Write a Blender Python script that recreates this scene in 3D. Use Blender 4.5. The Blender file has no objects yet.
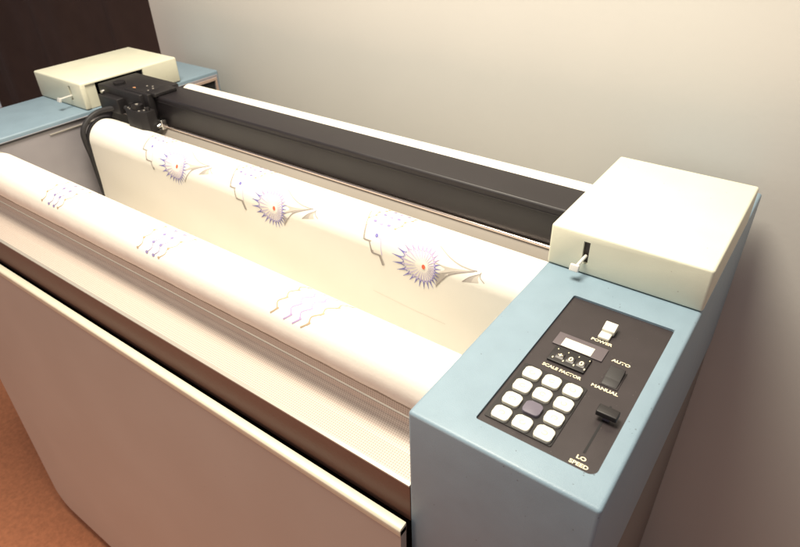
import bpy, bmesh, math, random
from mathutils import Vector, Matrix
random.seed(4)
R = math.radians
S = bpy.context.scene
C = S.collection

# ------------------------------------------------------------------ camera
cam_d = bpy.data.cameras.new('camera')
cam = bpy.data.objects.new('camera', cam_d); C.objects.link(cam)
cam.matrix_world = Matrix(((0.8095039, -0.31515834, 0.49535711, 0.2716),
                           (0.58662308, 0.46868498, -0.66046026, -0.368),
                           (-0.02401688, 0.82523306, 0.56428147, 0.4926),
                           (0, 0, 0, 1)))
cam_d.sensor_width = 36.0
cam_d.lens = 36.0 * 608.03 / 800.0
cam_d.clip_start = 0.02; cam_d.clip_end = 60
cam_d.dof.use_dof = True
cam_d.dof.focus_distance = 0.85
cam_d.dof.aperture_fstop = 9.0
S.camera = cam

# ------------------------------------------------------------------ world, lamps, exposure
w = bpy.data.worlds.new('World'); S.world = w; w.use_nodes = True
w.node_tree.nodes['Background'].inputs['Color'].default_value = (1.0, 0.94, 0.94, 1)
w.node_tree.nodes['Background'].inputs['Strength'].default_value = 0.25

def area(name, loc, target, size, power, col):
    l = bpy.data.lights.new(name, 'AREA'); l.shape = 'DISK'; l.size = size; l.energy = power; l.color = col
    o = bpy.data.objects.new(name, l); C.objects.link(o); o.location = loc
    o.rotation_euler = (Vector(target) - Vector(loc)).to_track_quat('-Z', 'Y').to_euler()
    return o
lamp = area('overhead_lamp', (-0.42, 0.03, 1.75), (-0.35, 0.16, 0), 0.85, 46.0, (1.0, 0.91, 0.74))
lamp.data.spread = R(150)
area('floor_bounce_fill', (-1.1, -2.2, -0.55), (-0.8, 0, -0.9), 0.6, 12.0, (1.0, 0.62, 0.42))  # added fill, stands in for warm bounce off the orange floor
S.view_settings.view_transform = 'Standard'
S.view_settings.look = 'None'
S.view_settings.exposure = 0.30
S.view_settings.gamma = 1.0

# ------------------------------------------------------------------ materials
def mat(name, col, rough=0.5, metal=0.0, noise=0.0, nscale=60, bump=0.0, bscale=400, spec=0.5, coat=0.0):
    m = bpy.data.materials.new(name); m.use_nodes = True
    nt = m.node_tree; b = nt.nodes['Principled BSDF']
    b.inputs['Base Color'].default_value = (*col, 1); b.inputs['Roughness'].default_value = rough
    b.inputs['Metallic'].default_value = metal
    b.inputs['Specular IOR Level'].default_value = spec
    b.inputs['Coat Weight'].default_value = coat
    tc = nt.nodes.new('ShaderNodeTexCoord')
    if noise > 0:
        n = nt.nodes.new('ShaderNodeTexNoise'); n.inputs['Scale'].default_value = nscale; n.inputs['Detail'].default_value = 6
        nt.links.new(tc.outputs['Object'], n.inputs['Vector'])
        r = nt.nodes.new('ShaderNodeMapRange')
        r.inputs['From Min'].default_value = 0.3; r.inputs['From Max'].default_value = 0.7
        r.inputs['To Min'].default_value = 1 - noise; r.inputs['To Max'].default_value = 1 + noise
        nt.links.new(n.outputs['Fac'], r.inputs['Value'])
        mx = nt.nodes.new('ShaderNodeVectorMath'); mx.operation = 'SCALE'
        mx.inputs[0].default_value = col
        nt.links.new(r.outputs['Result'], mx.inputs['Scale'])
        nt.links.new(mx.outputs['Vector'], b.inputs['Base Color'])
        r2 = nt.nodes.new('ShaderNodeMapRange')
        r2.inputs['To Min'].default_value = max(0.02, rough - 0.08); r2.inputs['To Max'].default_value = min(1, rough + 0.08)
        nt.links.new(n.outputs['Fac'], r2.inputs['Value']); nt.links.new(r2.outputs['Result'], b.inputs['Roughness'])
    if bump > 0:
        n2 = nt.nodes.new('ShaderNodeTexNoise'); n2.inputs['Scale'].default_value = bscale; n2.inputs['Detail'].default_value = 3
        nt.links.new(tc.outputs['Object'], n2.inputs['Vector'])
        bp = nt.nodes.new('ShaderNodeBump'); bp.inputs['Strength'].default_value = bump; bp.inputs['Distance'].default_value = 0.001
        nt.links.new(n2.outputs['Fac'], bp.inputs['Height']); nt.links.new(bp.outputs['Normal'], b.inputs['Normal'])
    return m

M = {}
def specks(m, col, scale, thr, amt):
    """tiny chips and dust marks scattered over a painted surface"""
    nt = m.node_tree; b = nt.nodes['Principled BSDF']
    tc = nt.nodes.new('ShaderNodeTexCoord')
    v = nt.nodes.new('ShaderNodeTexVoronoi'); v.inputs['Scale'].default_value = scale
    n = nt.nodes.new('ShaderNodeTexNoise'); n.inputs['Scale'].default_value = scale*0.35; n.inputs['Detail'].default_value = 2
    nt.links.new(tc.outputs['Object'], v.inputs['Vector']); nt.links.new(tc.outputs['Object'], n.inputs['Vector'])
    a = nt.nodes.new('ShaderNodeMath'); a.operation = 'LESS_THAN'; a.inputs[1].default_value = thr
    nt.links.new(v.outputs['Distance'], a.inputs[0])
    c = nt.nodes.new('ShaderNodeMath'); c.operation = 'GREATER_THAN'; c.inputs[1].default_value = 0.60
    nt.links.new(n.outputs['Fac'], c.inputs[0])
    d = nt.nodes.new('ShaderNodeMath'); d.operation = 'MULTIPLY'; nt.links.new(a.outputs[0], d.inputs[0]); nt.links.new(c.outputs[0], d.inputs[1])
    e = nt.nodes.new('ShaderNodeMath'); e.operation = 'MULTIPLY'; e.inputs[1].default_value = amt; nt.links.new(d.outputs[0], e.inputs[0])
    mx = nt.nodes.new('ShaderNodeMix'); mx.data_type = 'RGBA'; mx.inputs[7].default_value = (*col, 1)
    src = b.inputs['Base Color'].links[0].from_socket if b.inputs['Base Color'].links else None
    if src: nt.links.new(src, mx.inputs[6])
    nt.links.new(e.outputs[0], mx.inputs[0]); nt.links.new(mx.outputs[2], b.inputs['Base Color'])
M['blue'] = mat('blue_enamel', (0.205, 0.285, 0.350), 0.42, noise=0.04, nscale=25, bump=0.25, bscale=900)
specks(M['blue'], (0.07, 0.08, 0.09), 130, 0.11, 0.7)
M['cream'] = mat('cream_enamel', (0.70, 0.69, 0.555), 0.45, noise=0.025, nscale=20, bump=0.25, bscale=900)
specks(M['cream'], (0.38, 0.33, 0.22), 90, 0.09, 0.5)
M['cream_lip'] = mat('cream_trim', (0.66, 0.62, 0.50), 0.4, noise=0.03)
M['panel'] = mat('charcoal_panel', (0.029, 0.022, 0.024), 0.42, noise=0.08, nscale=40, bump=0.1, bscale=1500)
specks(M['panel'], (0.16, 0.14, 0.13), 220, 0.10, 0.6)
M['beam'] = mat('black_anodised', (0.015, 0.012, 0.014), 0.45, noise=0.08, nscale=12, bump=0.1, bscale=900)
M['black'] = mat('black_plastic', (0.012, 0.010, 0.011), 0.5, noise=0.08)
M['dark'] = mat('dark_gap', (0.012, 0.011, 0.012), 0.8)
M['rubber'] = mat('black_rubber', (0.02, 0.018, 0.02), 0.6)
M['key'] = mat('white_key', (0.68, 0.66, 0.58), 0.35, noise=0.02)
M['key_mark'] = mat('key_ink', (0.50, 0.42, 0.24), 0.5)
M['grey_key'] = mat('grey_key', (0.13, 0.115, 0.15), 0.4)
M['frame_grey'] = mat('grey_bezel', (0.11, 0.09, 0.10), 0.45)
M['text'] = mat('cream_print', (0.75, 0.68, 0.50), 0.5)
M['chrome'] = mat('chrome', (0.75, 0.74, 0.72), 0.18, metal=1.0)
M['alu'] = mat('brushed_aluminium', (0.42, 0.39, 0.35), 0.45, metal=0.35, noise=0.05, nscale=8)
M['strip'] = mat('pale_grey_strip', (0.30, 0.27, 0.24), 0.5, noise=0.04, nscale=8)
M['lever'] = mat('satin_steel', (0.80, 0.78, 0.74), 0.35, metal=0.4)
M['rod'] = mat('polished_rod', (0.85, 0.72, 0.66), 0.2, metal=1.0)
M['inner'] = mat('grey_steel', (0.30, 0.28, 0.30), 0.5, noise=0.10, nscale=9, bump=0.1)
M['rail'] = mat('brown_black_rail', (0.15, 0.075, 0.052), 0.5, noise=0.06, nscale=14)
M['skirt'] = mat('taupe_laminate', (0.43, 0.37, 0.33), 0.5, noise=0.03, nscale=5, bump=0.15, bscale=300)
specks(M['skirt'], (0.20, 0.15, 0.12), 45, 0.05, 0.4)
M['side'] = mat('grey_cabinet', (0.16, 0.14, 0.13), 0.55, noise=0.05, nscale=10)
M['orange'] = mat('orange_dot', (0.55, 0.27, 0.14), 0.5)
M['frame_lit'] = mat('lit_edge_tan', (0.45, 0.33, 0.27), 0.5)  # tan puts the lit edge of the opening frame into the colour
M['slot'] = mat('bronze_slot', (0.05, 0.035, 0.03), 0.5)
M['wall'] = mat('cream_wall', (0.61, 0.597, 0.565), 0.9, noise=0.010, nscale=5, bump=0.2, bscale=90)
M['floor'] = mat('orange_carpet', (0.44, 0.17, 0.085), 0.95, noise=0.15, nscale=80, bump=0.6, bscale=300)
M['curtain'] = mat('brown_curtain', (0.15, 0.105, 0.092), 0.9, noise=0.08, nscale=8)
M['ink_violet'] = mat('violet_ink', (0.20, 0.19, 0.50), 0.6)
M['ink_grey'] = mat('grey_ink', (0.32, 0.28, 0.265), 0.6)
M['ink_lilac'] = mat('lilac_ink', (0.42, 0.32, 0.54), 0.6)
M['ink_gold'] = mat('gold_ink', (0.44, 0.33, 0.22), 0.6)
M['ink_pale'] = mat('pale_violet_ink', (0.55, 0.47, 0.66), 0.6)
M['ink_soft'] = mat('soft_grey_ink', (0.43, 0.385, 0.35), 0.6)
M['ink_faint'] = mat('faint_grey_ink', (0.56, 0.51, 0.455), 0.6)
M['ink_mauve'] = mat('mauve_ink', (0.27, 0.235, 0.44), 0.6)
M['ink_red'] = mat('red_ink', (0.75, 0.13, 0.06), 0.6)
M['paper'] = mat('plotter_paper', (0.84, 0.80, 0.73), 0.75, noise=0.012, nscale=14, bump=0.15, bscale=260, spec=0.25)

def tray_mat():
    m = mat('perforated_tray', (0.62, 0.55, 0.50), 0.45)
    nt = m.node_tree; b = nt.nodes['Principled BSDF']
    tc = nt.nodes.new('ShaderNodeTexCoord')
    sep = nt.nodes.new('ShaderNodeSeparateXYZ'); nt.links.new(tc.outputs['Object'], sep.inputs[0])
    def math_(op, a, b_=None):
        n = nt.nodes.new('ShaderNodeMath'); n.operation = op
        for i, v in enumerate((a, b_)):
            if v is None: continue
            if isinstance(v, (int, float)): n.inputs[i].default_value = v
            else: nt.links.new(v, n.inputs[i])
        return n.outputs[0]
    P = 0.0036
    def cell(o):
        f = math_('FRACT', math_('DIVIDE', o, P)); return math_('SUBTRACT', f, 0.5)
    x = cell(sep.outputs['X']); y = cell(math_('ADD', sep.outputs['Y'], sep.outputs['Z']))
    d = math_('SQRT', math_('ADD', math_('MULTIPLY', x, x), math_('MULTIPLY', y, y)))
    r = nt.nodes.new('ShaderNodeMapRange'); r.inputs['From Min'].default_value = 0.22; r.inputs['From Max'].default_value = 0.32
    nt.links.new(d, r.inputs['Value'])
    mx = nt.nodes.new('ShaderNodeMix'); mx.data_type = 'RGBA'
    mx.inputs[6].default_value = (0.33, 0.26, 0.215, 1); mx.inputs[7].default_value = (0.56, 0.475, 0.42, 1)
    nt.links.new(r.outputs['Result'], mx.inputs[0]); nt.links.new(mx.outputs[2], b.inputs['Base Color'])
    return m
M['tray'] = tray_mat()

# ------------------------------------------------------------------ helpers
def obj(name, bm, m, parent=None, smooth=False, angle=40):
    me = bpy.data.meshes.new(name)
    bmesh.ops.recalc_face_normals(bm, faces=bm.faces)
    bm.to_mesh(me); bm.free()
    for x in (m if isinstance(m, (list, tuple)) else [m]): me.materials.append(x)
    if smooth:
        for p in me.polygons: p.use_smooth = True
        try: me.set_sharp_from_angle(angle=R(angle))
        except Exception: pass
    o = bpy.data.objects.new(name, me); C.objects.link(o)
    if parent: o.parent = parent
    return o

def tag(o, label=None, cat=None, group=None, kind=None):
    if label: o['label'] = label
    if cat: o['category'] = cat
    if group: o['group'] = group
    if kind: o['kind'] = kind
    return o

def box(bm, x0, x1, y0, y1, z0, z1, bev=0.0, seg=3, mi=0):
    t = bmesh.new()
    v = [t.verts.new(p) for p in ((x0,y0,z0),(x1,y0,z0),(x1,y1,z0),(x0,y1,z0),(x0,y0,z1),(x1,y0,z1),(x1,y1,z1),(x0,y1,z1))]
    for f in ((0,3,2,1),(4,5,6,7),(0,1,5,4),(1,2,6,5),(2,3,7,6),(3,0,4,7)): t.faces.new([v[i] for i in f])
    if bev > 0:
        bmesh.ops.bevel(t, geom=list(t.edges), offset=bev, segments=seg, profile=0.5, affect='EDGES', clamp_overlap=True)
    merge(bm, t, mi)

def merge(bm, t, mi=0, mtx=None):
    for f in t.faces: f.material_index = mi
    if mtx is not None: bmesh.ops.transform(t, matrix=mtx, verts=t.verts)
    me = bpy.data.meshes.new('tmp'); t.to_mesh(me); t.free()
    n0 = len(bm.faces)
    bm.from_mesh(me); bpy.data.meshes.remove(me)
    bm.faces.ensure_lookup_table()
    for i in range(n0, len(bm.faces)): bm.faces[i].material_index = mi

def cyl(bm, p0, p1, r0, r1=None, seg=24, cap=True, mi=0):
    r1 = r0 if r1 is None else r1
    a, b = Vector(p0), Vector(p1); d = (b - a).normalized()
    u = d.orthogonal().normalized(); v = d.cross(u)
    A = [bm.verts.new(a + (u*math.cos(2*math.pi*i/seg) + v*math.sin(2*math.pi*i/seg))*r0) for i in range(seg)]
    B = [bm.verts.new(b + (u*math.cos(2*math.pi*i/seg) + v*math.sin(2*math.pi*i/seg))*r1) for i in range(seg)]
    fs = [bm.faces.new((A[i], A[(i+1) % seg], B[(i+1) % seg], B[i])) for i in range(seg)]
    if cap: fs += [bm.faces.new(A[::-1]), bm.faces.new(B)]
    for f in fs: f.material_index = mi

def tube(bm, pts, r, seg=12):
    pts = [Vector(p) for p in pts]; rings = []
    for i, p in enumerate(pts):
        d = (pts[min(i+1, len(pts)-1)] - pts[max(i-1, 0)]).normalized()
        u = d.cross(Vector((1, 0, 0.01))).normalized(); v = d.cross(u)
        rings.append([bm.verts.new(p + (u*math.cos(2*math.pi*k/seg) + v*math.sin(2*math.pi*k/seg))*r) for k in range(seg)])
    for a, b in zip(rings, rings[1:]):
        for k in range(seg): bm.faces.new((a[k], a[(k+1) % seg], b[(k+1) % seg], b[k]))
    bm.faces.new(rings[0][::-1]); bm.faces.new(rings[-1])

def prism_x(bm, prof, x0, x1, bev=0.0, seg=2):
    """closed (y,z) outline extruded along X"""
    t = bmesh.new()
    A = [t.verts.new((x0, y, z)) for y, z in prof]; B = [t.verts.new((x1, y, z)) for y, z in prof]
    n = len(prof)
    for i in range(n): t.faces.new((A[i], A[(i+1) % n], B[(i+1) % n], B[i]))
    t.faces.new(A[::-1]); t.faces.new(B)
    if bev: bmesh.ops.bevel(t, geom=list(t.edges), offset=bev, segments=seg, profile=0.5, affect='EDGES', clamp_overlap=True)
    bmesh.ops.recalc_face_normals(t, faces=t.faces)
    merge(bm, t)

def rrect(x0, x1, y0, y1, rs, n=6):
    """rounded rectangle outline, rs = radii (bl, br, tr, tl)"""
    out = []
    for (cx, cy, a0, r) in ((x0+rs[0], y0+rs[0], 180, rs[0]), (x1-rs[1], y0+rs[1], 270, rs[1]), (x1-rs[2], y1-rs[2], 0, rs[2]), (x0+rs[3], y1-rs[3], 90, rs[3])):
        for k in range(n+1):
            a = R(a0 + 90*k/n); out.append((cx + r*math.cos(a), cy + r*math.sin(a)))
    return out

def prism_z(bm, outline, z0, z1, bev=0.0, seg=2, top_only=True, mi=0):
    t = bmesh.new()
    A = [t.verts.new((x, y, z0)) for x, y in outline]; B = [t.verts.new((x, y, z1)) for x, y in outline]
    n = len(outline)
    for i in range(n): t.faces.new((A[i], A[(i+1) % n], B[(i+1) % n], B[i]))
    t.faces.new(A[::-1]); top = t.faces.new(B)
    if bev: bmesh.ops.bevel(t, geom=list(top.edges), offset=bev, segments=seg, profile=0.5, affect='EDGES', clamp_overlap=True)
    merge(bm, t, mi)

def carve(bm_base, cutters):
    """boolean difference evaluated to a plain bmesh"""
    def tmp(b):
        me = bpy.data.meshes.new('tmp'); bmesh.ops.recalc_face_normals(b, faces=b.faces); b.to_mesh(me); b.free()
        o = bpy.data.objects.new('tmp', me); C.objects.link(o); return o
    base = tmp(bm_base); cs = [tmp(c) for c in cutters]
    for c in cs:
        md = base.modifiers.new('b', 'BOOLEAN'); md.operation = 'DIFFERENCE'; md.object = c; md.solver = 'EXACT'
    dg = bpy.context.evaluated_depsgraph_get(); dg.update()
    ev = base.evaluated_get(dg); me = ev.to_mesh()
    out = bmesh.new(); out.from_mesh(me); ev.to_mesh_clear()
    for o in [base] + cs:
        md_ = o.data; bpy.data.objects.remove(o); bpy.data.meshes.remove(md_)
    bmesh.ops.remove_doubles(out, verts=out.verts, dist=1e-5)
    return out

def nb(*a, **k):
    b = bmesh.new(); box(b, *a, **k); return b

def text_bm(bm, s, cx, cy, z, size, sx=1.0, bold=0.0, mi=0, h=0.00045):
    cu = bpy.data.curves.new('t', 'FONT'); cu.body = s; cu.size = size; cu.align_x = 'CENTER'; cu.align_y = 'CENTER'
    cu.offset = bold; cu.extrude = 0.0; cu.resolution_u = 3
    o = bpy.data.objects.new('t', cu); C.objects.link(o)
    dg = bpy.context.evaluated_depsgraph_get(); dg.update()
    me = bpy.data.meshes.new_from_object(o.evaluated_get(dg))
    t = bmesh.new(); t.from_mesh(me)
    bpy.data.objects.remove(o); bpy.data.curves.remove(cu); bpy.data.meshes.remove(me)
    merge(bm, t, mi, Matrix.Translation((cx, cy, z)) @ Matrix.Diagonal((sx, 1, 1, 1)))

# ------------------------------------------------------------------ the setting
ZF = -1.33
b = bmesh.new(); box(b, -6, 4, -4, 3.5, ZF-0.05, ZF)
tag(obj('floor', b, M['floor']), kind='structure')
b = bmesh.new(); box(b, -1.538, 4.0, 0.800, 0.83, ZF, 2.0, bev=0.003)
tag(obj('wall', b, M['wall'], smooth=True), 'cream plastered wall panel rising behind the long machine', 'wall')
b = bmesh.new()
NX = 260; rows = []
for j, z in enumerate((ZF, -0.4, 0.4, 1.2, 2.0)):
    rows.append([b.verts.new((-5 + 5.0*i/NX, 1.55 + 0.035*math.sin(i*0.17 + 0.8*math.sin(i*0.05)) + 0.010*math.sin(i*0.41+j*0.2), z)) for i in range(NX+1)])
for a, c in zip(rows, rows[1:]):
    for i in range(NX): b.faces.new((a[i], a[i+1], c[i+1], c[i]))
g = bmesh.ops.solidify(b, geom=list(b.faces), thickness=0.006)
tag(obj('curtain', b, M['curtain'], smooth=True, angle=60), 'dark brown folded curtain hanging in the shade past the wall edge', 'curtain')

# ------------------------------------------------------------------ the plotter
XL = -1.208; W = 0.215; YB = 0.757
YC, CH, CL = 0.3514, 0.0654, 0.278
root = bpy.data.objects.new('drum_plotter', None); C.objects.link(root); root.location = (0, 0, 0)
tag(root, 'long drum plotter with pale blue ends, cream covers, black beam and a keypad panel', 'plotter')

# cabinet and front panel
b = bmesh.new()
box(b, XL-W+0.004, W-0.0015, 0.045, YB-0.004, ZF+0.05, -0.34, bev=0.003)
obj('cabinet', b, M['side'], root, smooth=True)
b = bmesh.new()   # front skirt: slanted sheet with rounded lower corners
def skirt():
    y_top, z_top, y_bot, z_bot = -0.0188, -0.200, -0.043, -1.262
    L = z_top - z_bot
    out = [(-1.424, 0.0)]
    r = 0.07
    for k in range(9):
        a = R(180 + 90*k/8); out.append((-1.424 + r + r*math.cos(a), L - r - r*math.sin(a)))
    for k in range(9):
        a = R(270 + 90*k/8); out.append((-0.001 - r + r*math.cos(a), L - r - r*math.sin(a)))
    out.append((-0.001, 0.0))
    t = bmesh.new()
    def P(x, d, off): 
        f = d/L
        return (x, y_top + (y_bot-y_top)*f + off, z_top - d)
    A = [t.verts.new(P(x, d, 0)) for x, d in out]; B = [t.verts.new(P(x, d, 0.012)) for x, d in out]
    n = len(out)
    for i in range(n): t.faces.new((A[i], A[(i+1) % n], B[(i+1) % n], B[i]))
    t.faces.new(A); t.faces.new(B[::-1])
    return t
sk = obj('front_panel', skirt(), M['skirt'], root)
b = bmesh.new()
prism_x(b, [(-0.0200, -0.210), (-0.0200, -0.1985), (-0.0175, -0.1955), (-0.0060, -0.1945), (-0.0060, -0.210)], XL-W, -0.001, bev=0.0012)
obj('panel_trim', b, M['cream_lip'], root, smooth=True)
b = bmesh.new(); box(b, XL-W+0.01, W-0.01, 0.03, 0.044, -0.36, -0.20)
obj('gap_shade_sheet', b, M['dark'], root)  # near-black sheet painted as the shade in the gap below the rail
b = bmesh.new(); box(b, XL+0.002, -0.002, 0.742, 0.752, -0.34, -0.16)
obj('rear_panel', b, M['side'], root)
for k in range(4):
    x = (-1.36, 0.15)[k % 2]; y = (0.08, 0.68)[k // 2]
    b = bmesh.new(); cyl(b, (x, y, ZF), (x, y, ZF+0.05), 0.03, 0.024, 20)
    obj('foot', b, M['rubber'], root, smooth=True)

# end housings
def pz(x, y, z=-0.003):
    k = (0.4926 - z) / 0.4926
    return (0.2716 + (x-0.2716)*k, -0.368 + (y+0.368)*k)
px0, py0 = 0.0648, 0.0335; px1, py1 = px0+0.1314, py0+0.2647
def housing(x0, x1, cut_panel):
    b = bmesh.new(); box(b, x0, x1, 0, YB, -0.335, 0, bev=0.0045, seg=4)
    if cut_panel:
        c = bmesh.new(); prism_z(c, rrect(px0, px1, py0, py1, (0.003, 0.009, 0.003, 0.003)), -0.010, 0.02)
        b = carve(b, [c])
    return b
hr = obj('end_housing', housing(0, W, True), M['blue'], root, smooth=True, angle=35)
hl = obj('end_housing', housing(XL-W, XL, False), M['blue'], root, smooth=True, angle=35)
hr['label'] = 'right pale blue end housing with a recessed control panel'
hl['label'] = 'left blue end housing at the far end'

# inner cheek of the left housing, with its rear opening
b = nb(XL, XL+0.003, 0.008, 0.750, -0.335, -0.010, bev=0.0008)
b = carve(b, [nb(XL-0.01, XL+0.01, 0.652, 0.738, -0.110, -0.024)])
ip = obj('inner_side_panel', b, M['inner'], root)
b = bmesh.new()
c = nb(XL+0.0031, XL+0.006, 0.646, 0.744, -0.116, -0.017, bev=0.0005)
obj('opening_frame', carve(c, [nb(XL-0.01, XL+0.02, 0.652, 0.738, -0.110, -0.024)]), M['frame_lit'], ip); b.free()
b = nb(XL+0.0003, XL+0.0012, 0.653, 0.737, -0.109, -0.025)
obj('opening_shade', b, M['dark'], ip)  # flat black plate, paints the shade inside the opening
b = bmesh.new(); box(b, XL+0.0032, XL+0.0060, 0.245, 0.372, -0.0262, -0.0235, bev=0.0005)
obj('highlight_bar', b, M['alu'], ip)  # pale bar added as the highlight streak on the inner panel
b = bmesh.new(); box(b, XL+0.0032, XL+0.0062, 0.010, 0.640, -0.0145, -0.0105, bev=0.0004)
obj('dark_rim_strip', b, M['rubber'], ip)  # dark strip drawn in for the gap along the panel's top rim

# covers
def cover(x0, x1, inner):      # inner = +1 when the open side faces +X
    o = nb(x0, x1, YC, YC+CL, 0.0008, CH, bev=0.004, seg=3)
    t = 0.005
    cuts = [nb(x0+t, x1-t, YC+t, YC+CL-t, -0.02, CH-t)]
    xi = x1 if inner > 0 else x0
    cuts.append(nb(xi-0.012, xi+0.012, YC+0.0125, YC+0.172, -0.02, CH-0.006))
    xs = (xi - inner*0.0585, xi - inner*0.0495)
    cuts.append(nb(min(xs), max(xs), YC-0.02, YC+0.02, 0.0180, 0.0525))
    return carve(o, cuts)
def lever(xi, inner, par, tab):
    xm = xi - inner*0.054
    b = bmesh.new()
    box(b, xm-0.0055, xm+0.0055, YC+0.006, YC+0.009, 0.015, 0.056)
    obj('slot_liner', b, M['slot'], par)
    b = bmesh.new()
    tx, ty, tz = tab
    cyl(b, (xm, YC+0.004, 0.029), (tx+0.002, ty+0.003, tz+0.002), 0.0024, seg=16)
    t = bmesh.new(); box(t, -0.0065, 0.0065, -0.003, 0.003, -0.0055, 0.0050, bev=0.0014)
    merge(b, t, 0, Matrix.Translation(tab) @ Matrix.Rotation(R(-22), 4, 'X'))
    obj('lever', b, M['lever'], par, smooth=True)
cr = obj('housing_cover', cover(0, W, -1), M['cream'], root, smooth=True, angle=35)
cl_ = obj('housing_cover', cover(XL-W, XL, 1), M['cream'], root, smooth=True, angle=35)
lever(0, -1, cr, (0.0480, 0.3320, 0.0195)); lever(XL, 1, cl_, (-1.259, 0.318, 0.0275))
# greenish inner return of the far cover behind its front post
b = bmesh.new(); box(b, XL-0.0065, XL-0.0035, YC+0.011, YC+0.040, 0.001, CH-0.0055, bev=0.0006)
obj('inner_return', b, M['cream'], cl_)

# beam
b = bmesh.new()
prism_x(b, [(0.417, -0.0115), (0.417, 0.0500), (0.4195, 0.0532), (0.4935, 0.0532), (0.4957, 0.051), (0.4957, -0.0115)], XL-0.06, 0.09, bev=0.0006)
beam = obj('beam', b, M['beam'], root, smooth=True)
b = bmesh.new(); box(b, XL-0.05, 0.02, 0.4155, 0.4169, 0.0405, 0.0420)
obj('groove_strip', b, M['black'], beam)
b = bmesh.new(); cyl(b, (XL+0.01, 0.4125, -0.0135), (0.03, 0.4125, -0.0135), 0.0030, seg=20)
obj('guide_rod', b, M['rod'], root, smooth=True)
b = bmesh.new(); prism_x(b, [(0.3990, -0.0365), (0.4112, -0.0180), (0.4125, -0.0172), (0.430, -0.0172), (0.430, -0.0365)], XL+0.005, 0.0-0.003, bev=0.0006)
obj('backing_strip', b, M['strip'], root, smooth=True)

# rollers
DY, DZ, DR = 0.354, -0.058, 0.0478
HY, HZ, HR = 0.100, -0.0515, 0.0434
RY, RZ, RR = 0.610, -0.0230, 0.0298
def roller(name, y, z, r, x0, x1, m):
    b = bmesh.new(); cyl(b, (x0, y, z), (x1, y, z), r, seg=64)
    return obj(name, b, m, root, smooth=True)
roller('drum', DY, DZ, DR-0.0008, -1.16, -0.004, M['black'])
roller('front_roller', HY, HZ, HR-0.0022, XL+0.004, -0.004, M['alu'])
roller('rear_roller', RY, RZ, RR-0.0008, -1.15, -0.004, M['alu'])
b = bmesh.new(); cyl(b, (-1.163, DY, DZ), (-1.1545, DY, DZ), 0.0505, seg=64)
cyl(b, (-1.202, DY, DZ), (-1.163, DY, DZ), 0.018, seg=24)
obj('drum_flange', b, M['rubber'], root, smooth=True)
b = bmesh.new()      # thin black edge guide running down beside the paper
prism_x(b, [(0.3005, -0.06), (0.3055, -0.06), (0.301, -0.24), (0.296, -0.24)], -1.1575, -1.1535)
obj('edge_guide', b, M['rubber'], root)

# black cable arching from the carriage round the drum end
b = bmesh.new(); pts = []
ctrl = [(-1.09, 0.395, 0.016), (-1.125, 0.380, 0.0150), (-1.155, 0.352, 0.0085), (-1.160, 0.323, -0.004), (-1.1605, 0.303, -0.026), (-1.1605, 0.3005, -0.055), (-1.1605, 0.304, -0.100), (-1.161, 0.306, -0.22)]
def cr_spline(c, n=10):
    out = []
    for i in range(len(c)-1):
        p = [Vector(c[max(0, min(len(c)-1, j))]) for j in (i-1, i, i+1, i+2)]
        for k in range(n):
            t = k/n
            out.append(0.5*((2*p[1]) + (-p[0]+p[2])*t + (2*p[0]-5*p[1]+4*p[2]-p[3])*t*t + (-p[0]+3*p[1]-3*p[2]+p[3])*t**3))
    out.append(Vector(c[-1])); return out
tube(b, cr_spline(ctrl), 0.0060)
obj('cable', b, M['rubber'], root, smooth=True)

# pen carriage
b = bmesh.new()
box(b, -1.2005, -1.030, 0.392, 0.500, 0.000, 0.0575, bev=0.002)
box(b, -1.180, -1.100, 0.374, 0.394, 0.004, 0.040, bev=0.002)
box(b, -1.100, -1.010, 0.400, 0.4165, 0.004, 0.060, bev=0.0015)
box(b, -1.030, -0.995, 0.410, 0.47, 0.0535, 0.062, bev=0.0015)
cyl(b, (-1.150, 0.42, 0.0575), (-1.150, 0.42, 0.0635), 0.014, seg=28)
carr = obj('pen_carriage', b, M['black'], root, smooth=True)
b = bmesh.new()
out = [(-1.068, 0.376), (-1.056, 0.364), (-1.006, 0.364), (-0.992, 0.376), (-0.992, 0.399), (-1.068, 0.399)]
prism_z(b, out, -0.020, 0.030, bev=0.0015)
cyl(b, (-1.03, 0.380, 0.030), (-1.03, 0.380, 0.040), 0.013, seg=28)
cyl(b, (-1.03, 0.376, -0.026), (-1.03, 0.376, -0.018), 0.009, 0.012, seg=24)
cyl(b, (-1.06, 0.384, 0.030), (-1.06, 0.384, 0.037), 0.005, seg=16)
cyl(b, (-1.00, 0.386, 0.030), (-1.00, 0.386, 0.037), 0.005, seg=16)
obj('pen_turret', b, M['black'], carr, smooth=True)
b = bmesh.new(); cyl(b, (-0.985, 0.398, -0.006), (-0.985, 0.390, -0.008), 0.0048, 0.0038, seg=20); box(b, -0.993, -0.977, 0.398, 0.411, -0.016, 0.006, bev=0.001)
obj('screw', b, [M['chrome']], carr, smooth=True)
b = bmesh.new(); cyl(b, (-1.168, 0.386, 0.047), (-1.168, 0.379, 0.046), 0.0045, seg=20)
obj('screw', b, M['chrome'], carr, smooth=True)
b = bmesh.new(); cyl(b, (-1.090, 0.420, 0.0575), (-1.090, 0.420, 0.0590), 0.0036, seg=20)
obj('indicator_dot', b, M['orange'], carr, smooth=True)
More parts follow.
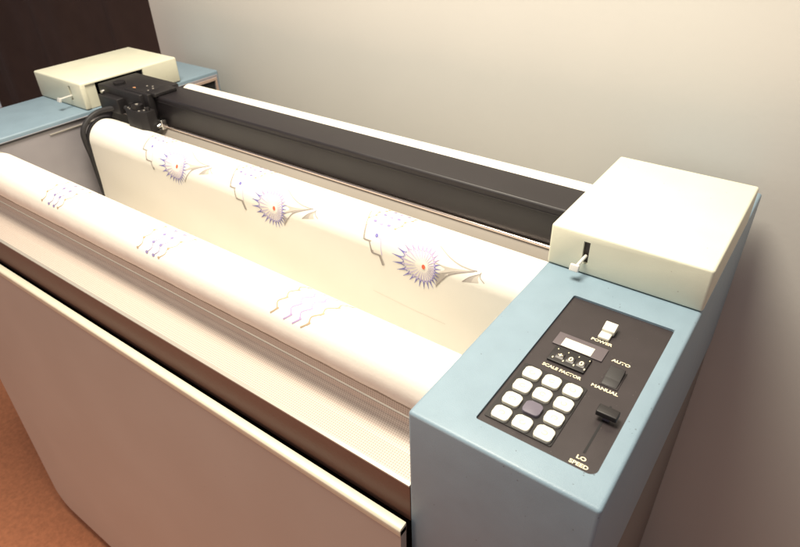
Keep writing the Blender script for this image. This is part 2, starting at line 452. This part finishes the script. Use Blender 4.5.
for (x, y, z, r) in [(-1.075, 0.445, 0.0575, .0022), (-1.060, 0.450, 0.0575, .0022), (-1.045, 0.440, 0.0575, .0024), (-1.042, 0.425, 0.0575, .002),
                     (-1.055, 0.372, 0.030, .0018), (-1.045, 0.369, 0.030, .0015), (-1.012, 0.371, 0.030, .0022), (-1.006, 0.380, 0.030, .0022), (-1.018, 0.392, 0.030, .0020), (-1.03, 0.380, 0.040, .0035)]:
    b = bmesh.new(); cyl(b, (x, y, z), (x, y, z+0.0015), r, seg=12)
    obj('screw', b, M['alu'], carr, smooth=True)

# perforated tray, front rail
b = bmesh.new()
prism_x(b, [(0.0045, -0.1345), (0.0045, -0.1325), (0.040, -0.1310), (0.052, -0.1285), (0.061, -0.1230), (0.0675, -0.1140), (0.0710, -0.1020), (0.0725, -0.0915), (0.0745, -0.0915), (0.0730, -0.1030), (0.0695, -0.1155), (0.062, -0.1252), (0.052, -0.1308), (0.040, -0.1335)], XL+0.004, -0.0032)
obj('perforated_tray', b, M['tray'], root)
b = bmesh.new(); prism_x(b, [(0.002, -0.2010), (0.002, -0.1335), (0.0045, -0.1318), (0.0072, -0.1318), (0.0072, -0.136), (0.030, -0.138), (0.030, -0.2010)], XL+0.0005, -0.0005, bev=0.0004)
obj('front_rail', b, M['rail'], root, smooth=True)
b = bmesh.new(); prism_x(b, [(0.0014, -0.1338), (0.0014, -0.1312), (0.0070, -0.1304), (0.0070, -0.1317), (0.003, -0.1325), (0.0021, -0.1338)], XL+0.001, -0.001)
obj('rail_edge', b, M['alu'], root)
b = bmesh.new(); cyl(b, (XL+0.003, 0.0555, -0.0850), (-0.003, 0.0555, -0.0850), 0.0015, seg=16)
obj('tear_bar', b, M['strip'], root, smooth=True)

# ------------------------------------------------------------------ control panel
ZP = -0.003
b = bmesh.new(); prism_z(b, rrect(px0+0.0003, px1-0.0003, py0+0.0003, py1-0.0003, (0.0028, 0.0088, 0.0028, 0.0028)), -0.0098, ZP)
cp = obj('control_panel', b, M['panel'], root)
# keypad plate
x0, y0 = pz(0.0705, 0.0420); x1, y1 = pz(0.1465, 0.1400)
b = bmesh.new(); prism_z(b, rrect(x0, x1, y0, y1, (.002,)*4), ZP, ZP+0.0012, bev=0.0005)
obj('keypad_plate', b, M['black'], cp)
key_bm = None
for r_, ky in enumerate((0.1290, 0.1045, 0.0800, 0.0555)):
    for c_, kx in enumerate((0.0845, 0.1087, 0.1335)):
        kx2, ky2 = pz(kx, ky, 0.001)
        b = bmesh.new(); prism_z(b, rrect(-0.0097, 0.0097, -0.0093, 0.0093, (.0045,)*4), 0, 0.0045, bev=0.0011, seg=3)
        grey = (r_ == 2 and c_ == 1)
        k = obj('grey_key' if grey else 'key', b, M['grey_key'] if grey else M['key'], cp, smooth=True)
        k.location = (kx2, ky2, ZP+0.0006)
        if grey: k['label'] = 'dark grey key'
        else:
            ring = bmesh.new()     # faint worn legend
            n = 20; a0 = random.uniform(0, 6.28)
            o_ = [ring.verts.new((kx2 + 0.0034*math.cos(a0+5.2*i/n), ky2 + 0.0030*math.sin(a0+5.2*i/n), ZP+0.00525)) for i in range(n+1)]
            i_ = [ring.verts.new((kx2 + 0.0027*math.cos(a0+5.2*i/n), ky2 + 0.0023*math.sin(a0+5.2*i/n), ZP+0.00525)) for i in range(n+1)]
            for i in range(n): ring.faces.new((o_[i], o_[i+1], i_[i+1], i_[i]))
            merge_into = ring
            k.data.materials.append(M['key_mark'])
            bmesh.ops.translate(ring, verts=ring.verts, vec=(-kx2, -ky2, -(ZP+0.0006)))
            kb = bmesh.new(); kb.from_mesh(k.data); merge(kb, ring, 1); kb.to_mesh(k.data); kb.free()

# display
def pb(x0, x1, y0, y1, z0, z1, bev, name, m, par=cp):
    a = pz(x0, y0, z1); c = pz(x1, y1, z1)
    b = bmesh.new(); box(b, a[0], c[0], a[1], c[1], z0, z1, bev=bev)
    return obj(name, b, m, par, smooth=True)
pb(0.0805, 0.1425, 0.1925, 0.2170, ZP, ZP+0.0018, 0.0006, 'display_bezel', M['frame_grey'])
pb(0.0910, 0.1285, 0.1935, 0.2095, ZP+0.0018, ZP+0.0026, 0.0003, 'display_window', M['key'])
pb(0.0870, 0.1325, 0.1625, 0.1905, ZP, ZP+0.0030, 0.0008, 'thumbwheel_housing', M['black'])
b = bmesh.new()
for cx, s in ((0.0985, '+'), (0.1115, '0'), (0.1245, '0')):
    q = pz(cx, 0.1755, ZP+0.0045)
    text_bm(b, s, q[0], q[1], ZP+0.00476, 0.0105, 1.0, 0.00035)
obj('digits', b, M['text'], cp)
for cx in (0.0985, 0.1115, 0.1245):
    q = pz(cx, 0.1765, ZP+0.0045)
    b = bmesh.new(); cyl(b, (q[0]-0.0045, q[1], ZP-0.0055), (q[0]+0.0045, q[1], ZP-0.0055), 0.0102, seg=48)
    obj('thumbwheel', b, M['panel'], cp, smooth=True)
for cx in (0.092, 0.105, 0.118, 0.131):
    pb(cx-0.0008, cx+0.0008, 0.167, 0.170, ZP+0.003, ZP+0.0036, 0.0002, 'index_mark', M['text'])
    pb(cx-0.0006, cx+0.0006, 0.1845, 0.1865, ZP+0.003, ZP+0.0036, 0.0002, 'index_mark', M['text'])
# power rocker
q = pz(0.1290, 0.2480, 0.002)
b = bmesh.new(); ox, oy = q
box(b, ox-0.0075, ox+0.0065, oy-0.0125, oy+0.0040, ZP, ZP+0.0045, bev=0.0010)
prism_x(b, [(oy-0.0010, ZP+0.002), (oy-0.0010, ZP+0.0085), (oy+0.0125, ZP+0.0120), (oy+0.0150, ZP+0.0100), (oy+0.0150, ZP+0.002)], ox-0.0070, ox+0.0085, bev=0.0010)
obj('power_switch', b, M['key'], cp, smooth=True)
# auto / manual rocker
q = pz(0.1630, 0.1755, 0.0); ox, oy = q
b = bmesh.new(); box(b, ox-0.0105, ox+0.0105, oy-0.0165, oy+0.0165, ZP, ZP+0.0012, bev=0.0004)
obj('rocker_frame', b, M['panel'], cp)
b = bmesh.new()
prism_x(b, [(oy-0.0155, ZP+0.0008), (oy-0.0155, ZP+0.0018), (oy-0.0045, ZP+0.0032), (oy+0.0130, ZP+0.0075), (oy+0.0145, ZP+0.0060), (oy+0.0145, ZP+0.0008)], ox-0.0088, ox+0.0088, bev=0.0006)
rk = obj('rocker_switch', b, M['black'], cp, smooth=True)
# speed slider
q0 = pz(0.1765, 0.0545, ZP); q1 = pz(0.1765, 0.150, ZP)
b = bmesh.new(); box(b, q0[0]-0.0012, q0[0]+0.0012, q0[1], q1[1]-0.02, ZP, ZP+0.0003)
obj('slider_slot', b, M['dark'], cp)
q = pz(0.1765, 0.1215, 0.010); ox, oy = q
b = bmesh.new(); box(b, ox-0.0112, ox+0.0112, oy-0.0060, oy+0.0068, ZP+0.0065, ZP+0.0135, bev=0.0012)
sl = obj('slider_knob', b, M['black'], cp, smooth=True)
b = bmesh.new(); box(b, ox-0.0035, ox+0.0035, oy-0.002, oy+0.002, ZP+0.0003, ZP+0.0065)
obj('slider_stem', b, M['grey_key'], cp)
# printed captions
for s, x, y, sz, sx in (('POWER', 0.1298, 0.2258, 0.0060, 1.12), ('SCALE FACTOR', 0.1105, 0.1510, 0.0059, 1.02), ('AUTO', 0.1622, 0.2020, 0.0060, 1.15), ('MANUAL', 0.1618, 0.1500, 0.0060, 1.12), ('LO', 0.1768, 0.0470, 0.0060, 1.15), ('SPEED', 0.1775, 0.0385, 0.0060, 1.08)):
    q = pz(x, y); b = bmesh.new()
    text_bm(b, s, q[0], q[1], ZP+0.0002, sz*1.12, sx, 0.00022)
    obj('caption', b, M['text'], cp)

# ------------------------------------------------------------------ paper
PX0, PX1 = -1.152, -0.0006
def paper_profile():
    P = []   # (y, z) from rear to front
    for k in range(25):                       # rear roller: back, top, front
        a = R(0 + 190*k/24); P.append((RY + RR*math.cos(a), RZ + RR*math.sin(a)))
    P = [(RY+RR, -0.25), (RY+RR, -0.15), (RY+RR, -0.06)] + P
    P += [(0.565, -0.10), (0.52, -0.16), (0.46, -0.185), (0.415, -0.15), (0.4035, -0.10)]
    i0 = len(P)
    for k in range(61):
        a = R(0 + 180*k/60); P.append((DY + DR*math.cos(a), DZ + DR*math.sin(a)))
    i1 = len(P)
    yv = DY - DR
    for k in range(1, 13):
        t = k/12; P.append((yv - 0.008*t, DZ - 0.182*t))
    ya, za = P[-1]; yb = HY + HR; r = (ya-yb)/2
    for k in range(1, 25):
        a = R(-180*k/24); P.append(((ya+yb)/2 + r*math.cos(a), za + r*math.sin(a)))
    for k in range(1, 8): P.append((yb, za + (HZ-za)*k/8))
    h0 = len(P)
    for k in range(61):
        a = R(0 + 235*k/60); P.append((HY + HR*math.cos(a), HZ + HR*math.sin(a)))
    P += [(0.086, -0.105), (0.092, -0.118)]
    return P
PP = paper_profile()
b = bmesh.new(); NXP = 420
rows = []; h0_ = len(PP)-63
for (y0_, z0_) in PP:
    y, z = y0_, z0_
    row = []
    for i in range(NXP+1):
        x = PX0 + (PX1-PX0)*i/NXP; y, z = y0_, z0_
        d = 0.0004*math.sin(x*11+z*30)*(max(0.0, min(1.0, (-z-0.08)/0.06)) if 0.2 < y < 0.33 else 0)
        if h0_ <= len(rows) < len(PP)-2:      # small puckers where the paper curls under the roller
            q = max(0.0, min(1.0, (HZ + 0.012 - z)/0.02)) if y < HY else 0.0
            d -= q*0.0007; d += q*0.00008*(math.sin(x*57) + math.sin(x*131+1.3) + 0.7*math.sin(x*23+2)) + q*0.00004*math.sin(x*310)
            z -= q*0.0001*math.sin(x*83)
        row.append(b.verts.new((x, y + d*2, z)))
    rows.append(row)
for a, c in zip(rows, rows[1:]):
    for i in range(NXP): b.faces.new((a[i], a[i+1], c[i+1], c[i]))
paper = obj('plotter_paper', b, M['paper'], None, smooth=True, angle=80)
tag(paper, 'wide white paper web draped over the drum and rollers with plotted flower figures', 'paper')

# maps from paper coordinates (x, s) to space; s matches the drum and hump arcs
def on_drum(x, s, h=0.00045):
    s0 = DR*R(150)                      # arc from 30 deg to 180 deg
    if s < s0:
        a = R(30) + s/DR; return Vector((x, DY + (DR+h)*math.cos(a), DZ + (DR+h)*math.sin(a)))
    t = (s - s0)
    y = DY - DR - 0.008*t/0.182; z = DZ - t
    return Vector((x, y - h - 0.0002 + 0.0008*math.sin(x*11+z*30)*max(0.0, min(1.0, (-z-0.08)/0.06)), z))
def on_hump(x, s, h=0.00045):
    a = s/HR; return Vector((x, HY + (HR+h)*math.cos(a), HZ + (HR+h)*math.sin(a)))

def ribbon(bm, pts, wd, mp, mi, taper=False):
    """flat ink line following the paper; wd = width (m)"""
    P = []
    for a, c in zip(pts, pts[1:]):
        n = max(1, int(math.hypot(c[0]-a[0], c[1]-a[1])/0.003))
        for k in range(n): P.append((a[0] + (c[0]-a[0])*k/n, a[1] + (c[1]-a[1])*k/n))
    P.append(pts[-1]); L = []
    N = len(P)
    for i, (x, s) in enumerate(P):
        q0 = P[max(0, i-1)]; q1 = P[min(N-1, i+1)]
        dx, ds = q1[0]-q0[0], q1[1]-q0[1]; l = math.hypot(dx, ds) or 1
        f = wd/2 * ((1 - 0.85*i/(N-1)) if taper else 1.0)
        nx, ns = -ds/l*f, dx/l*f
        L.append((bm.verts.new(mp(x+nx, s+ns)), bm.verts.new(mp(x-nx, s-ns))))
    for a, c in zip(L, L[1:]):
        f = bm.faces.new((a[0], a[1], c[1], c[0])); f.material_index = mi
def blob(bm, x, s, r, mp, mi, n=10, e=1.0):
    v = [bm.verts.new(mp(x + r*e*math.cos(2*math.pi*k/n), s + r*math.sin(2*math.pi*k/n), 0.00055)) for k in range(n)]
    f = bm.faces.new(v); f.material_index = mi
def strip(bm, A, B, f0, f1, mp, mi):
    m = min(len(A), len(B)); L = []
    for i in range(m):
        p = A[i*(len(A)-1)//(m-1)]; q = B[i*(len(B)-1)//(m-1)]
        L.append([bm.verts.new(mp(p[0]+(q[0]-p[0])*f, p[1]+(q[1]-p[1])*f, 0.0003)) for f in (f0, f1)])
    for a, c in zip(L, L[1:]):
        bm.faces.new((a[0], a[1], c[1], c[0])).material_index = mi
def smooth2(pts, n=6):
    return [(v.x, v.y) for v in cr_spline([(p[0], p[1], 0) for p in pts], n)]

INK = [M['ink_violet'], M['ink_grey'], M['ink_lilac'], M['ink_gold'], M['ink_red'], M['ink_pale'], M['ink_soft'], M['ink_faint'], M['ink_mauve']]
def figure(cx, cs, sc=1.0):
    """fan flower with spade tail; offsets traced in paper space from the centre"""
    b = bmesh.new()
    mp = lambda x, s, h=0.00045: on_drum(cx + x*sc, cs + s*sc, h)
    n = 26
    for k in range(n):
        a = 2*math.pi*k/n + 0.06
        ca, sa = math.cos(a), math.sin(a)
        left = max(0.0, -ca)
        ro = 0.0405 + 0.022*left**3 - 0.008*max(0, ca)**2
        ri = 0.0085
        rm = ro*0.70
        light = sa < -0.45             # strokes at the crest side are fainter
        mi = 2 if light and k % 2 else 0
        # spoke pair meeting in a spike
        d = 0.088
        pol = lambda r_, a_: (r_*math.cos(a_), r_*math.sin(a_))
        dk = 0 if not light else 2
        ribbon(b, [pol(rm*1.02, a), pol(ro*0.26, a)], 0.0030, mp, 5, True)      # spoke widening to the rim
        hs = math.pi/n                                                          # spike between two spokes
        T = pol(ro*random.uniform(0.95, 1.04), a)
        for sg in (-1, 1):
            A = pol(rm*0.90, a + sg*hs*0.95); Q = pol(rm*1.03, a + sg*hs*0.30)
            ribbon(b, smooth2([A, Q, T]), 0.0017 if not light else 0.0013, mp, dk, True)
        ribbon(b, [pol(rm*0.98, a), pol(ro*0.94, a)], 0.0030 if not light else 0.0016, mp, dk, True)
    blob(b, 0, 0, 0.0042, mp, 4, 12, 0.8)
    # tail: two sweeping curves with a soft shaded fill between them
    t1 = smooth2([(0.018, -0.0425), (0.041, -0.0305), (0.0635, -0.024), (0.0868, -0.0229)], 8)
    t2 = smooth2([(0.025, 0.0272), (0.0366, 0.0106), (0.0523, -0.0053), (0.0898, -0.0225)], 8)
    strip(b, t2, t1, -0.03, 0.34, mp, 6); strip(b, t2, t1, 0.34, 0.60, mp, 7)
    ribbon(b, t1, 0.0020, mp, 6); ribbon(b, t2, 0.0014, mp, 1)
    ribbon(b, [(0.086, -0.0228), (0.0935, -0.0240)], 0.0018, mp, 1)
    u1 = smooth2([(0.073, 0.0001), (0.0839, -0.0115), (0.0987, -0.0209), (0.1006, -0.0245)], 6)
    u2 = smooth2([(0.1099, -0.0100), (0.1023, -0.0148), (0.1003, -0.0190), (0.1006, -0.0245)], 6)
    strip(b, u1, u2, -0.05, 0.40, mp, 6); strip(b, u1, u2, 0.40, 0.75, mp, 7)
    ribbon(b, u1, 0.0011, mp, 1); ribbon(b, u2, 0.0012, mp, 1)
    # stepped outline at the left and its beads
    z = [(-0.1361, -0.0641), (-0.1286, -0.036), (-0.1247, -0.0107), (-0.1128, -0.011), (-0.1057, 0.0091), (-0.09, 0.0091), (-0.0825, 0.0263)]
    ribbon(b, z[:2], 0.0017, mp, 3)
    strip(b, z[1:], [(x+0.006, s-0.002) for x, s in z[1:]], -0.25, 0.7, mp, 6); ribbon(b, z[1:], 0.0013, mp, 1); ribbon(b, [(x+0.0018, s+0.0008) for x, s in z[1:]], 0.0009, mp, 1)
    bl = [(-0.1076, -0.0467), (-0.1012, -0.0241), (-0.0898, -0.0195), (-0.0841, 0.007)]
    ribbon(b, bl, 0.0017, mp, 5); blob(b, -0.1000, -0.0235, 0.0034, mp, 0)
    for c_ in range(5):                 # dotted patch that runs up over the crest
        col = [3, 8, 2, 8, 3][c_]; pts = []
        for k in range(6):
            s_ = -0.049 - 0.0095*k + 0.0022*c_ - (0.004 if c_ > 2 else 0)
            x_ = -0.128 + 0.0145*c_ + 0.0040*k + (0.0022 if k % 2 else -0.0022)
            pts.append((x_, s_))
            if k % 2 == 0 or c_ in (0, 4): blob(b, x_, s_, 0.0026 if c_ not in (0, 4) else 0.0018, mp, col, 8, 1.5)
        ribbon(b, smooth2(pts, 3), 0.0012, mp, 3 if c_ in (0, 4) else 5)
    return obj('flower_drawing', b, INK, paper)
f3 = figure(-0.1866, 0.1198)
f2 = figure(-0.5272, 0.1140)
f1 = figure(-0.8201, 0.1020)
for o_, t_ in ((f3, 'largest flower drawing nearest the cream cover'), (f2, 'middle flower drawing'), (f1, 'farthest flower drawing')): o_['label'] = t_

def wave_patch(ox, dots):
    b = bmesh.new()
    mp = lambda x, s, h=0.00045: on_hump(x + ox, s, h)
    cols = [3, 8, 8, 3] if dots else [3, 2, 2, 3]
    for i in range(4):
        x0 = [-0.2775, -0.2520, -0.2350, -0.2205][i]; drift = [0.016, 0.019, 0.025, 0.039][i]
        pts = []
        for k in range(8):
            s = 0.113 - 0.0098*k
            x = x0 + drift*k/7 + (0.0030 if k % 2 else -0.0030) + random.uniform(-0.0006, 0.0006)
            pts.append((x, s))
        if dots:
            for k, q in enumerate(pts):
                if k % 2 == 0: blob(b, q[0], q[1], 0.0027 if i in (1, 2) else 0.0021, mp, cols[i], 8, 1.4)
            ribbon(b, smooth2(pts, 3), 0.0013, mp, 3 if i in (0, 3) else 8)
        else:
            ribbon(b, smooth2(pts, 4), 0.0021, mp, cols[i])
            for k, q in enumerate(pts):
                if k % 2: ribbon(b, [(q[0]-0.002, q[1]+0.003), (q[0]+0.003, q[1]-0.002)], 0.0025, mp, cols[i])
    return obj('wave_drawing', b, INK, paper)
w3 = wave_patch(0, False); w2 = wave_patch(-0.312, True); w1 = wave_patch(-0.618, True)
w3['label'] = 'patch of gold and lilac wavy lines nearest the keypad'
# faint pencilled line
b = bmesh.new(); ribbon(b, [(-0.29, 0.205), (-0.20, 0.212), (-0.14, 0.214)], 0.0005, on_drum, 0)
obj('pencil_line', b, M['ink_faint'], paper)
